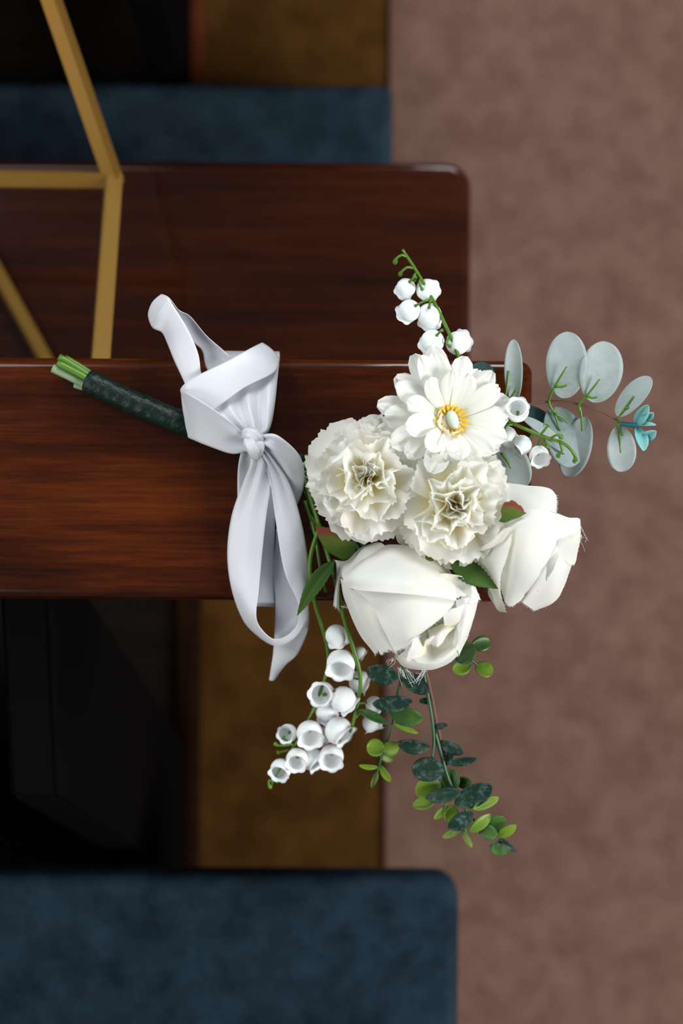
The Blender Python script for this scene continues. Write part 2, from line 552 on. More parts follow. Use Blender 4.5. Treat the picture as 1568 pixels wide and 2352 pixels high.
# seat cushion on the pew behind
bm = bmesh.new()
rounded_slab(bm, X_LEFT + 0.05, 0.1115, -0.60, -0.3385, 0.441, 0.483, 0.022, 0.012, 6, 10)
sc = obj('seat_cushion', bm_mesh(bm, 'seat_cushion'), None, 'wide slate blue upholstered cushion lying on the pew seat below the bouquet', M['navy'], smooth=False)
sc['category'] = 'cushion'

# kneeler in front of the middle pew's seat
kn = empty('kneeler', (-0.6, 0.45, 0), None, 'narrow padded kneeler in dark blue cloth standing beyond the wooden seat', 'kneeler')
bm = bmesh.new()
rounded_slab(bm, X_LEFT + 0.05, 0.0575, 0.375, 0.5045, 0.105, 0.155, 0.012, 0.012, 6, 8)
obj('pad', bm_mesh(bm, 'pad'), kn, None, M['navy_lit'], smooth=False)
bm = bmesh.new()
add_box(bm, (X_LEFT + 0.06, 0.385, 0.085), (0.045, 0.495, 0.106), 0.003, 2)
obj('board', bm_mesh(bm, 'board'), kn, None, M['seat_wood'], smooth=False)
for xs in (-0.12, -1.4):
    bm = bmesh.new()
    add_box(bm, (xs, 0.392, 0.0), (xs + 0.03, 0.488, 0.086), 0.003, 2)
    obj('leg', bm_mesh(bm, 'leg'), kn, None, M['seat_wood'], smooth=False)

# ---------------------------------------------------------------- gold geometric frame standing on the middle pew's seat
V_ = PZ(261, 414, 0.665)
W_ = PZ(-420, 404, 0.665)
A_ = PZ(70, -140, 0.735)
B_ = PZ(222, 938, 0.790)
C_ = PZ(-95, 468, 0.446)
D_ = PZ(118, 852, 0.446)
A2 = Vector((W_.x - 0.02, A_.y - 0.01, A_.z))
B2 = Vector((W_.x + 0.02, B_.y, B_.z))
D2 = Vector((W_.x - 0.06, D_.y, 0.446))
C2 = Vector((W_.x - 0.10, C_.y, 0.446))
gs = empty('geometric_stand', (C_ + D2) / 2, None, 'gold metal geometric frame of straight square bars standing on the wooden seat', 'frame')


def bar(a, b, w=0.0063):
    t = (b - a).normalized()
    a, b = a - t * w * 0.7, b + t * w * 0.7
    s = t.cross(Vector((0, 0, 1))).normalized()
    u = s.cross(t)
    q = math.radians(20)
    s, u = s * math.cos(q) + u * math.sin(q), u * math.cos(q) - s * math.sin(q)
    bm = bmesh.new()
    vs = [[bm.verts.new(e + s * i * w + u * j * w) for i, j in ((-1, -1), (1, -1), (1, 1), (-1, 1))] for e in (a, b)]
    for k in range(4):
        bm.faces.new((vs[0][k], vs[0][(k + 1) % 4], vs[1][(k + 1) % 4], vs[1][k]))
    bm.faces.new(list(reversed(vs[0])))
    bm.faces.new(vs[1])
    bmesh.ops.bevel(bm, geom=list(bm.edges), offset=0.0012, segments=2, affect='EDGES')
    return obj('bar', bm_mesh(bm, 'bar'), gs, None, M['gold'], smooth=False)


for a, b in ((V_, W_), (V_, A_), (V_, B_), (C_, D_), (D_, B_), (C_, W_), (W_, A2), (A_, A2), (W_, B2), (B_, B2), (D_, D2), (D2, B2), (C2, D2), (C2, C_), (C2, W_)):
    bar(a, b)

bpy.context.view_layer.update()
for o in [fl, fb, ac, pew_mid, pew_low, pew_top, sc, kn]:
    o.matrix_world = Matrix.Rotation(math.radians(-0.35), 4, 'Z') @ o.matrix_world

# ---------------------------------------------------------------- bouquet
BQ = empty('bouquet', P(760, 1100, 0), None, 'bouquet of white roses, carnations and gerbera with green sprigs lying on the pew ledge', 'bouquet')


def part(name, loc, label):
    return empty(name, loc, BQ, label)


# --- petals -------------------------------------------------------
def polar_petal(Mx, phi, L, half, e0, e1, m, parent, name='petal', r0=0.002, z0=0.0, ruffle=(0, 0, 0), cup=0.0, tip=0.0, serr=0.0, nser=9, nu=9, nv=13, twist=0.0, fan=0.0, thick=0.0, ridge=0.0):
    """petal growing from a flower's centre: elevation e0 at its base bends to e1 at its tip"""
    e0, e1 = math.radians(e0), math.radians(e1)
    ph = R.uniform(0, 6.28)
    ser = [R.uniform(-1, 1) for _ in range(nv)]

    def curve(t):
        r, z, k = r0, z0, 14
        for i in range(k):
            th = e0 + (e1 - e0) * (t * (i + 0.5) / k)
            r += math.cos(th) * L * t / k
            z += math.sin(th) * L * t / k
        return r, z, e0 + (e1 - e0) * t
    rows = []
    for i in range(nu):
        row = []
        for j in range(nv):
            v = -1 + 2 * j / (nv - 1)
            s = i / (nu - 1)
            t = s * (1 - tip * abs(v) ** 2.2 + serr * (s ** 5) * ((1 if j % 2 else -1) * 0.35 + ser[j] * 0.9))
            r, z, th = curve(t)
            w = half(s) * v
            d = cup * (v * v) * half(s) + ruffle[0] * (s ** 1.6) * math.sin(ruffle[1] * v * math.pi + ruffle[2]) + ruffle[0] * 0.4 * (s ** 2.5) * math.sin(ruffle[1] * 2.3 * v * math.pi + ph)
            d += twist * w * s + ridge * math.cos(3 * math.pi * v) * s
            rr = r - abs(v) ** 2 * fan * half(s)
            x = rr - math.sin(th) * d
            zz = z + math.cos(th) * d
            c, sn = math.cos(phi), math.sin(phi)
            row.append(Mx @ Vector((x * c - w * sn, x * sn + w * c, zz)))
        rows.append(row)
    return obj(name, grid_mesh(name, rows), parent, None, m, thick)


def cup_petal(Mx, phi, span, r_base, r_max, r_top, z0, H, m, parent, roll=0.0, point=0.25, wave=0.0, nu=12, nv=21, fray=0.0006, spiral=0.0):
    """rose petal wrapped about the flower axis"""
    ph = R.uniform(0, 6.28)
    rows = []
    for i in range(nu):
        s = i / (nu - 1)
        row = []
        for j in range(nv):
            v = -1 + 2 * j / (nv - 1)
            w = min(1.0, 0.45 + 0.75 * s) * span / 2
            a = phi + v * w
            top = 1 - point * abs(v) ** 2.4
            tt = s * top
            if tt < 0.62:
                q = tt / 0.62
                r = r_base + (r_max - r_base) * math.sin(q * math.pi / 2)
            else:
                q = (tt - 0.62) / 0.38
                r = r_max + (r_top - r_max) * q * q * (3 - 2 * q)
            rl = roll * max(0, s - 0.72) / 0.28
            r += rl * rl * (0.45 + 0.55 * abs(v) ** 1.5)
            z = z0 + H * tt - 0.55 * roll * (max(0, s - 0.86) / 0.14) ** 2 * (0.3 + 0.7 * abs(v))
            r *= 1 + wave * s * math.sin(3 * v + ph)
            r += spiral * v
            if i == nu - 1:
                z += R.uniform(-fray, fray)
                r += R.uniform(-fray, fray) * 0.5
            row.append(Mx @ Vector((r * math.cos(a), r * math.sin(a), z)))
        rows.append(row)
    return obj('petal', grid_mesh('petal', rows), parent, None, m)


def calyx(Mx, parent, r=0.010, h=0.016, z=-0.004):
    bm = bmesh.new()
    prof = [(0.25, -0.4), (0.55, -0.2), (0.95, 0.2), (1.0, 0.6), (0.7, 1.0)]
    rows = [[Mx @ Vector((r * a * math.cos(q * math.pi / 6), r * a * math.sin(q * math.pi / 6), z + h * b)) for q in range(12)] for a, b in prof]
    bm.free()
    return obj('calyx', grid_mesh('calyx', rows, closed=True), parent, None, M['calyx'])


# --- carnations ---------------------------------------------------
def carnation(c, n, size, label, seed):
    R.seed(seed)
    p = part('carnation', c, label)
    Mx = frame(c, n, seed)
    calyx(Mx, p, 0.009, 0.02, -0.022)
    lay = [(9, 1.02, -4, -24, 0.0), (9, 1.0, 16, -4, 0.002), (9, 0.95, 36, 16, 0.004), (7, 0.88, 54, 40, 0.006), (6, 0.76, 70, 62, 0.008), (5, 0.66, 82, 86, 0.009), (3, 0.56, 88, 92, 0.010)]
    for li, (cnt, sz, e0, e1, z0) in enumerate(lay):
        for k in range(cnt):
            phi = 2 * math.pi * (k + R.uniform(-0.25, 0.25)) / cnt + li * 0.37
            L = size * sz * R.uniform(0.9, 1.07)
            W = L * R.uniform(0.46, 0.64) * (1.0 if li < 4 else 0.8)
            polar_petal(Mx, phi, L, (lambda s, W=W: W * (0.14 + 0.86 * min(1, s * 1.08) ** 0.85)), e0 + R.uniform(-9, 9), e1 + R.uniform(-16, 16), M['carn'], p,
                        r0=0.0015, z0=z0, ruffle=(L * (R.uniform(0.07, 0.15) if li < 3 else R.uniform(0.12, 0.22)), R.uniform(0.9, 1.7), R.uniform(0, 6.28)), cup=R.uniform(-0.05, 0.25),
                        tip=R.uniform(0.14, 0.26), serr=0.036, nu=11, nv=29, fan=0.15, twist=R.uniform(-0.35, 0.35))
    return p


carnation(P(846, 1098, 40), (-0.06, 0.06, 1), 0.0375, 'white ruffled carnation beside the ribbon', 11)
carnation(P(1038, 1160, 48), (0.05, -0.06, 1), 0.0370, 'white ruffled carnation in the middle, above the front rose', 23)

# --- gerbera ------------------------------------------------------
R.seed(5)
gc = P(1030, 968, 52)
gp = part('gerbera', gc, 'white gerbera daisy with mint disc and yellow stamens')
gM = frame(gc, (0.20, 0.06, 1), 0.3)
calyx(gM, gp, 0.010, 0.016, -0.018)


def gh(W):
    return lambda s: W * (0.26 + 0.74 * min(1, s / 0.62) ** 0.9) * (1.0 if s < 0.7 else math.sqrt(max(0.0, 1 - ((s - 0.7) / 0.31) ** 2)) * 0.96 + 0.04)


for li, (cnt, L, W, e0, e1, z0, r0) in enumerate([(17, 0.0365, 0.0074, 10, -10, 0.0, 0.005), (15, 0.0340, 0.0072, 28, 4, 0.0015, 0.005), (12, 0.0270, 0.0066, 46, 20, 0.003, 0.0055)]):
    for k in range(cnt):
        phi = 2 * math.pi * (k + R.uniform(-0.22, 0.22)) / cnt + li * 0.21
        if li == 2 and -0.95 < ((phi + math.pi + 0.3) % (2 * math.pi) - math.pi) < 1.0:
            continue
        l = L * R.uniform(0.92, 1.08)
        l *= 0.99 + 0.13 * math.sin(phi + 0.3 - 0.8)
        polar_petal(gM, phi, l, gh(W * R.uniform(0.9, 1.12)), e0 + R.uniform(-8, 8), e1 + R.uniform(-14, 14), M['gerb'], gp, r0=r0, z0=z0,
                    cup=R.uniform(-0.28, 0.30), ruffle=(0.0006, 1.5, R.uniform(0, 6)), nu=12, nv=13, twist=R.uniform(-0.35, 0.35), ridge=0.0003)
# inner curl of small petals beside the disc
for k in range(6):
    phi = math.radians(150 + k * 28) - 0.3
    polar_petal(gM, phi + R.uniform(-0.12, 0.12), R.uniform(0.009, 0.0125), gh(0.0034), 62 + R.uniform(-14, 14), 96 + R.uniform(-14, 14), M['gerb'], gp, r0=0.0072, z0=0.001, cup=0.3, nu=8, nv=7)
# disc and stamens
rows = [[gM @ Vector((a * math.cos(q * math.pi / 12), a * math.sin(q * math.pi / 12), z)) for q in range(24)] for a, z in ((0.0001, 0.0042), (0.004, 0.0042), (0.0068, 0.0034), (0.0085, 0.0010))]
obj('receptacle', grid_mesh('receptacle', rows, closed=True), gp, None, M['gerb'])
prof = [(0.0, 1.0), (0.35, 0.96), (0.7, 0.8), (0.95, 0.45), (1.0, 0.0)]
rows = [[gM @ Vector((0.0010 + 0.0036 * max(a, 0.01) * math.cos(q * math.pi / 10), 0.0062 * max(a, 0.01) * math.sin(q * math.pi / 10), 0.0045 + 0.004 * b)) for q in range(20)] for a, b in prof]
obj('disc', grid_mesh('disc', rows, closed=True), gp, 'pale mint domed centre', M['mint'])
for k in range(17):
    phi = 2 * math.pi * k / 17 - 0.3
    polar_petal(gM, phi, 0.0052 * R.uniform(0.9, 1.12), lambda s: 0.00095 * (0.55 + 0.6 * s) * (1 if s < 0.8 else 1 - (s - 0.8) * 2.2), 40, 18, M['stamen'], gp, 'stamen', r0=0.0052, z0=0.0045, cup=-0.25, nu=6, nv=5, thick=0.0006)

# --- roses --------------------------------------------------------
def rose_body(p, Mx, H, Rm, seed, roll=0.006, heart=True, tall=1.0):
    R.seed(seed)
    calyx(Mx, p, 0.012, 0.02, -0.012)
    # closed heart, wound ever tighter
    for k, (rr, hh) in enumerate([(0.0030, 0.93), (0.0058, 0.95), (0.0090, 0.96), (0.0128, 0.98), (0.0168, 0.99), (0.0205, 1.0)] if heart else []):
        cup_petal(Mx, k * 2.2 + seed, 3.9 - 0.22 * k, rr * 0.6, rr * 1.2, rr, H * 0.22, H * (hh * tall - 0.22), M['rose'], p, roll=0.0008 * k, point=0.16, wave=0.10, spiral=0.0012, nu=9, nv=19)
    for k in range(5):
        cup_petal(Mx, k * 2 * math.pi / 5 + 0.4 + seed, 1.9, 0.006, Rm * 0.80, Rm * 0.70, 0.004, H * 0.98, M['rose'], p, roll=roll * 0.6, point=0.22, wave=0.04)
    for k in range(5):
        cup_petal(Mx, k * 2 * math.pi / 5 + 1.0 + seed, 1.9, 0.007, Rm * 0.98, Rm * 0.92, 0.0, H * 0.97, M['rose'], p, roll=roll, point=0.26, wave=0.04)


def zr1(x, y):
    return 750 + x * 0.2296, 1220 + y * 0.2296


def zr2(x, y):
    return 1020 + x * 0.2168, 1080 + y * 0.2168


# rose at the front, turned down and to the aisle
ax1 = Vector((0.52, -0.46, 0.72)).normalized()
m1 = P(1004, 1454, 50)
c1 = m1 - ax1 * 0.060
r1 = part('rose', c1, 'white rose at the front of the bouquet, hanging over the ledge with frayed petals')
rose_body(r1, frame(c1, ax1, 0.2), 0.060, 0.0280, 3, 0.003, False)


def pz(z, pts):
    return [(*z(x, y), h) for x, y, h in pts]


F1 = [
    # broad upper petal, folded along its lower edge
    [[(560, 150, 36), (300, 330, 40), (170, 470, 44), (190, 560, 46)], [(640, 130, 44), (440, 300, 60), (330, 450, 70), (330, 590, 72)], [(900, 160, 46), (800, 330, 68), (740, 480, 79), (760, 625, 80)], [(1150, 270, 44), (1080, 400, 66), (1060, 540, 78), (1120, 660, 82)], [(1250, 420, 46), (1260, 500, 62), (1290, 580, 72), (1300, 690, 80)]],
    # pointed middle petal
    [[(250, 560, 52), (330, 570, 58), (400, 590, 62)], [(560, 575, 70), (520, 760, 72), (480, 740, 62)], [(900, 610, 78), (760, 880, 79), (560, 900, 66)], [(1180, 660, 80), (900, 1010, 80), (640, 1090, 70)], [(1300, 690, 80), (1150, 880, 82), (870, 1090, 81), (690, 1205, 76)]][:0],
]
# upper petal
patch('petal', [pz(zr1, r) for r in F1[0]], M['rose_outer'], r1, 22, 16, rough=0.5)
# middle petal: rows run from its upper fold to its pointed lip
patch('petal', [pz(zr1, r) for r in [
    [(235, 555, 54), (560, 575, 70), (900, 610, 79), (1290, 680, 79)],
    [(350, 640, 62), (580, 720, 72), (860, 760, 80), (1240, 770, 80)],
    [(450, 740, 66), (640, 860, 74), (840, 900, 80), (1130, 880, 81)],
    [(545, 940, 70), (690, 1030, 75), (820, 1050, 79), (990, 990, 81)],
    [(680, 1205, 72), (735, 1180, 74), (790, 1150, 76), (860, 1092, 80)]]], M['rose_outer'], r1, 22, 18, rough=0.4, fray=0.3)
# side petals, each showing its edge
patch('petal', [pz(zr1, r) for r in [
    [(215, 570, 40), (300, 575, 50), (395, 590, 58)],
    [(270, 740, 46), (380, 740, 50), (520, 800, 52)],
    [(375, 950, 49), (480, 940, 53), (610, 990, 54)],
    [(540, 1240, 52), (620, 1180, 56), (700, 1215, 58)]]], M['rose_outer'], r1, 20, 14, bulge=1.5, rough=0.5, fray=0.4)
patch('petal', [pz(zr1, r) for r in [
    [(130, 470, 26), (190, 480, 36), (250, 570, 46)],
    [(180, 690, 24), (240, 680, 34), (340, 750, 38)],
    [(325, 1025, 26), (380, 950, 36), (460, 950, 40)],
    [(480, 1235, 30), (540, 1180, 40), (620, 1210, 46)]]], M['rose_outer'], r1, 20, 14, bulge=1.5, rough=0.5, fray=0.4)
# upper left petal behind, and the thin curled one hanging from it
patch('petal', [pz(zr1, r) for r in [
    [(480, 110, 30), (560, 130, 40), (640, 200, 44)],
    [(330, 170, 26), (400, 220, 38), (480, 300, 46)],
    [(200, 290, 22), (250, 350, 32), (330, 440, 44)],
    [(85, 290, 20), (150, 420, 28), (200, 560, 38)]]], M['rose_outer'], r1, 18, 12, bulge=1, rough=0.5, fray=0.5)
patch('petal', [pz(zr1, r) for r in [
    [(95, 290, 22), (150, 340, 24), (190, 380, 26)],
    [(95, 430, 24), (120, 460, 28), (150, 470, 24)],
    [(78, 620, 22), (100, 620, 27), (125, 620, 22)],
    [(65, 745, 20), (95, 760, 25), (128, 790, 20)]]], M['rose_outer'], r1, 18, 8, rough=0.5, fray=0.6)
# right rim petals round the heart
patch('petal', [pz(zr1, r) for r in [
    [(1050, 420, 62), (960, 520, 66), (1000, 600, 62), (1180, 640, 58)],
    [(1230, 430, 66), (1230, 470, 62), (1240, 560, 58), (1260, 620, 60)],
    [(1440, 480, 58), (1440, 520, 62), (1420, 590, 62), (1350, 640, 62)],
    [(1500, 590, 46), (1530, 680, 60), (1440, 720, 66), (1330, 700, 64)]]], M['rose_outer'], r1, 20, 14, rough=0.5, fray=0.5)
patch('petal', [pz(zr1, r) for r in [
    [(1470, 560, 36), (1530, 640, 52), (1440, 660, 64), (1290, 690, 66)],
    [(1470, 820, 34), (1490, 800, 52), (1420, 820, 66), (1300, 800, 66)],
    [(1400, 1020, 34), (1425, 1010, 52), (1380, 1000, 66), (1300, 920, 66)],
    [(1290, 1240, 34), (1330, 1240, 50), (1300, 1180, 64), (1260, 1120, 64)]]], M['rose_outer'], r1, 20, 14, rough=0.6, fray=0.5)
patch('petal', [pz(zr1, r) for r in [
    [(1400, 960, 30), (1420, 1050, 50), (1380, 1060, 64), (1290, 1040, 60)],
    [(1260, 1270, 28), (1290, 1270, 48), (1240, 1230, 62), (1200, 1170, 58)],
    [(1040, 1370, 28), (1060, 1380, 48), (1060, 1310, 60), (1060, 1230, 56)],
    [(800, 1340, 30), (790, 1370, 46), (850, 1290, 58), (900, 1200, 58)],
    [(680, 1200, 36), (690, 1280, 46), (740, 1230, 58), (850, 1110, 62)]]], M['rose_outer'], r1, 24, 14, rough=0.6, fray=0.6)

# its heart: bowl and small inner petals
for rows_ in ([[(1180, 960, 60), (1170, 1030, 57), (1140, 1080, 55), (1080, 1110, 54), (1020, 1100, 55), (960, 1070, 58)], [(1250, 920, 63), (1265, 1040, 61), (1225, 1145, 58), (1120, 1205, 56), (1000, 1195, 57), (900, 1150, 60)], [(1330, 860, 69), (1345, 1050, 69), (1300, 1200, 67), (1150, 1310, 64), (980, 1330, 62), (820, 1260, 62)]],
              [[(1000, 1000, 66), (990, 1110, 62), (1000, 1230, 58)], [(940, 1040, 69), (920, 1150, 67), (915, 1270, 60)], [(865, 1080, 73), (830, 1180, 71), (800, 1310, 60)]],
              [[(1290, 960, 66), (1170, 930, 66), (1010, 990, 66)], [(1215, 1020, 68), (1130, 1020, 71), (1030, 1060, 69)], [(1168, 1100, 64), (1115, 1145, 68), (1050, 1130, 66)]],
              [[(1180, 1000, 60), (1240, 1010, 60), (1320, 1010, 62)], [(1175, 930, 68), (1240, 900, 70), (1330, 890, 69)], [(1165, 850, 79), (1240, 790, 78), (1380, 730, 72)]],
              [[(930, 560, 58), (1050, 440, 62), (1230, 460, 60)], [(1050, 620, 66), (1150, 570, 65), (1300, 560, 64)], [(1150, 700, 72), (1250, 680, 72), (1400, 640, 68)]],
              [[(960, 1160, 62), (1060, 1120, 60), (1130, 1080, 60)], [(975, 1135, 67), (1050, 1100, 67), (1120, 1060, 66)], [(985, 1100, 71), (1040, 1060, 72), (1110, 1030, 70)]]):
    patch('petal', [pz(zr1, r) for r in rows_], M['rose'], r1, 16, 16, rough=0.5, fray=0.5)

# rose towards the aisle
ax2 = Vector((0.80, -0.38, 0.46)).normalized()
m2 = P(1260, 1282, 46)
c2 = m2 - ax2 * 0.056
r2 = part('rose', c2, 'white rose nearest the aisle, seen from its side')
rose_body(r2, frame(c2, ax2, 1.1), 0.058, 0.029, 8, 0.003, True, 1.16)
patch('petal', [pz(zr2, r) for r in [   # back petal at the top
    [(560, 120, 40), (620, 260, 46), (700, 420, 52)],
    [(860, 160, 42), (860, 280, 50), (880, 420, 56)],
    [(1110, 190, 40), (1090, 300, 48), (1060, 430, 56)],
    [(1190, 270, 36), (1190, 360, 44), (1190, 450, 52)]]], M['rose_outer'], r2, 20, 12, rough=0.5, fray=0.4)
patch('petal', [pz(zr2, r) for r in [   # big middle petal with its lip to the aisle
    [(640, 420, 60), (600, 700, 66), (590, 1000, 62), (600, 1250, 48)],
    [(820, 410, 68), (780, 720, 77), (740, 1050, 73), (650, 1400, 52)],
    [(1050, 420, 68), (980, 720, 79), (880, 1080, 75), (720, 1440, 52)],
    [(1230, 490, 62), (1190, 740, 74), (980, 1130, 72), (800, 1390, 52)]]], M['rose_outer'], r2, 24, 18, bulge=1.0, rough=0.6, fray=0.4)
patch('petal', [pz(zr2, r) for r in [   # left petal with a turned edge
    [(250, 850, 46), (220, 1000, 44), (330, 1090, 38), (500, 1240, 28)],
    [(420, 800, 58), (440, 960, 58), (480, 1140, 50), (520, 1380, 32)],
    [(600, 680, 70), (600, 850, 71), (560, 1130, 62), (570, 1480, 36)],
    [(720, 600, 76), (700, 840, 78), (605, 1190, 68), (650, 1500, 40)]]], M['rose_outer'], r2, 24, 16, bulge=1.0, rough=0.5, fray=0.4)
patch('petal', [pz(zr2, r) for r in [
    [(320, 860, 62), (420, 800, 66), (560, 700, 72)],
    [(420, 850, 66), (520, 800, 72), (640, 620, 78)],
    [(520, 830, 68), (620, 760, 76), (720, 600, 80)]]], M['rose_outer'], r2, 14, 12, rough=0.5)
patch('petal', [pz(zr2, r) for r in [   # outer petals round the mouth
    [(1090, 450, 50), (1110, 580, 54), (1070, 800, 53)],
    [(1190, 450, 56), (1210, 580, 60), (1170, 840, 58)],
    [(1310, 500, 52), (1330, 660, 56), (1250, 930, 53)],
    [(1425, 510, 46), (1410, 700, 50), (1320, 990, 46)],
    [(1440, 580, 36), (1425, 740, 42), (1375, 1000, 34)]]], M['rose_outer'], r2, 18, 14, bulge=0.8, rough=0.7, fray=0.5)
patch('petal', [pz(zr2, r) for r in [
    [(1070, 740, 53), (960, 930, 53), (860, 1130, 50), (760, 1360, 40)],
    [(1180, 760, 59), (1080, 960, 59), (960, 1180, 57), (820, 1400, 47)],
    [(1280, 860, 52), (1180, 1060, 54), (1060, 1240, 50), (880, 1440, 42)],
    [(1350, 900, 44), (1250, 1120, 46), (1130, 1320, 44), (940, 1480, 36)],
    [(1390, 850, 32), (1300, 1120, 34), (1180, 1370, 34), (960, 1490, 28)]]], M['rose_outer'], r2, 20, 16, bulge=0.8, rough=0.8, fray=0.5)
patch('petal', [pz(zr2, r) for r in [
    [(460, 1230, 24), (540, 1250, 30), (600, 1220, 38)],
    [(470, 1340, 20), (540, 1370, 28), (600, 1320, 36)],
    [(560, 1480, 18), (610, 1500, 26), (650, 1500, 32)]]], M['rose_outer'], r2, 12, 10, rough=0.5)

# loose threads on the frayed rims
bm = bmesh.new()
R.seed(31)
for (x, y, h, cnt, dx, dy) in ((918, 1535, 58, 7, 6, 40), (935, 1538, 58, 6, 14, 34), (975, 1538, 55, 9, -28, 30), (785, 1392, 24, 6, 14, 6), (1327, 1200, 40, 3, 14, 46), (905, 1515, 56, 6, -10, 14), (1060, 1322, 60, 4, 10, 8), (1330, 1235, 40, 2, 10, 28)):
    for k in range(cnt):
        a = P(x + R.uniform(-6, 6), y + R.uniform(-3, 3), h)
        e = P(x + dx * R.uniform(0.5, 1.3) + R.uniform(-9, 9), y + dy * R.uniform(0.5, 1.2) + R.uniform(-7, 7), h + R.uniform(-10, 6))
        mid = (a + e) / 2 + Vector((R.uniform(-1, 1), R.uniform(-1, 1), R.uniform(0, 2))) * 0.0018
        add_tube(bm, crom([a, mid, e], 7), 0.00008, 4, False)
for a, e in FIBRES:
    add_tube(bm, [a, e], 0.00006, 3, False)
th = obj('fray_threads', bm_mesh(bm, 'fray_threads'), BQ, 'fine loose white threads on the petal rims', M['thread'])
th['kind'] = 'stuff'


# --- leaves -------------------------------------------------------
def leaf(base, tip, width, m, parent, roll=0.0, cup=0.15, shape='round', bend=0.0, hb=20, ht=20, serr=0.0, name='leaf', nu=14, nv=9, thick=0.0004, label=None, fold=0.0):
    """leaf between two photo pixels; width in pixels; roll turns it about its own axis"""
    a, b = P(*base, hb), P(*tip, ht)
    ax = b - a
    L = ax.length
    ax.normalize()
    nrm = Vector((0, 0, 1)) - ax * ax.z
    nrm.normalize()
    side = ax.cross(nrm)
    q = math.radians(roll)
    side, nrm = side * math.cos(q) + nrm * math.sin(q), nrm * math.cos(q) - side * math.sin(q)
    hw = width / 2 * K * (CAM_Z - (a.z + b.z) / 2) / max(0.25, abs(math.cos(q)))
    rows = []
    for i in range(nu):
        s = i / (nu - 1)
        if shape in ('round', 'oval'):
            s = (1 - math.cos(math.pi * s)) / 2
            f = max(0.02, (2 * math.sqrt(s * (1 - s))) ** (1.0 if shape == 'round' else 1.3))
            f *= (0.90 + 0.14 * s) if shape == 'round' else 1.02
        else:
            f = max(0.02, (math.sin(math.pi * min(1, s ** 0.72)) ** 0.95))
        row = []
        for j in range(nv):
            v = -1 + 2 * j / (nv - 1)
            e = 1.0
            if serr and abs(v) > 0.99:
                e = 1 + serr * (1 if i % 2 else -1)
            w = hw * f * v * e
            row.append(a + ax * (L * s) + side * w + nrm * (cup * hw * f * abs(v) ** (1.0 if fold else 2.0) + bend * L * math.sin(math.pi * s)))
        rows.append(row)
    return obj(name, grid_mesh(name, rows), parent, label, m, thick)


# rose leaves: parts of the bouquet
def rleaf(outline_rows, m, label, seed, pl=None):
    R.seed(seed)
    return patch('rose_leaf', outline_rows, m, BQ, 16, 22, thick=0.0004, rough=0.5, fray=0.55, label=label, pleat=pl)


rleaf([[(788, 1287, 34), (805, 1278, 34), (822, 1250, 34)], [(752, 1266, 35), (785, 1256, 39), (812, 1246, 37)], [(734, 1240, 34), (768, 1236, 39), (800, 1236, 39)], [(724, 1209, 31), (760, 1212, 36), (795, 1214, 38)]], M['rleaf'], 'olive green serrated leaf with a rust red edge, beside the front rose', 2)
rleaf([[(1145, 1198, 74), (1160, 1200, 74), (1176, 1192, 74)], [(1152, 1186, 75), (1172, 1186, 75), (1192, 1188, 74)], [(1150, 1172, 76), (1176, 1170, 76), (1206, 1180, 74)], [(1158, 1152, 76), (1184, 1152, 76), (1208, 1180, 74)]], M['rleaf'], 'small green serrated leaf with a rust red edge, on the rose nearest the aisle', 4)
leaf((768, 1288), (682, 1414), 37, M['rleaf_green'], BQ, roll=-25, cup=0.5, shape='lance', hb=30, ht=24, serr=0.05, name='rose_leaf', nu=26, label='long pointed dark green leaf beside the ribbon', bend=0.05, fold=1)
leaf((1035, 1290), (1143, 1352), 52, M['rleaf_green'], BQ, roll=20, cup=0.1, shape='lance', hb=60, ht=60, serr=0.07, name='rose_leaf', nu=26, label='dark green serrated leaf between the two roses')
leaf((975, 1275), (998, 1285), 16, M['rleaf'], BQ, hb=56, ht=60, serr=0.1, name='rose_leaf', label='tiny green leaf tip under the middle carnation')
leaf((735, 1235), (712, 1180), 24, M['rleaf_green'], BQ, hb=14, ht=18, name='rose_leaf', roll=20, shape='lance', label='small dark green leaf in the shade under the carnation')
leaf((820, 1215), (765, 1195), 26, M['stem_dark'], BQ, hb=16, ht=22, name='rose_leaf', roll=20, shape='lance', label='small glossy green leaf under the carnation')
leaf((690, 1078), (788, 1082), 22, M['stem_pale'], BQ, hb=12, ht=30, name='rose_leaf', roll=10, shape='lance', label='pale green blade leaf below the carnation')

# --- pale eucalyptus sprig over the aisle -------------------------
ep = part('eucalyptus_sprig', P(1140, 965, 20), 'pale grey green eucalyptus sprig with round leaves reaching over the aisle')
tube('stem', [(1050, 1010, 20), (1140, 965, 26), (1200, 932, 28), (1290, 922, 28), (1370, 942, 26), (1422, 968, 24)], (1.0, 0.6), M['stem_brown'], ep, sides=6)
EU = [  # base, tip, width, material, hb, ht, roll, cup
    ((1180, 925), (1179, 780), 42, 'euc', 30, 46, 12, 0.3), ((1296, 915), (1303, 762), 96, 'euc', 30, 44, 5, 0.12), ((1368, 925), (1386, 784), 104, 'euc', 28, 42, -8, 0.12),
    ((1416, 955), (1494, 867), 50, 'euc', 26, 36, 25, 0.2), ((1420, 978), (1430, 1083), 70, 'euc', 22, 12, 0, 0.12), ((1262, 938), (1322, 1068), 100, 'euc_shaded', 22, 10, 15, 0.15),
    ((1344, 958), (1303, 1094), 70, 'euc', 20, 2, -12, 0.15), ((1205, 935), (1300, 1040), 56, 'euc_dark', 20, 14, 30, 0.2), ((1130, 985), (1204, 1120), 84, 'euc', 18, 14, -15, 0.15),
    ((1090, 935), (1112, 832), 74, 'euc_dark', 12, 10, 0, 0.1), ((1198, 958), (1284, 1016), 26, 'euc', 27, 22, 30, 0.2), ((985, 1040), (1010, 1085), 34, 'euc', 30, 34, 0, 0.1)]
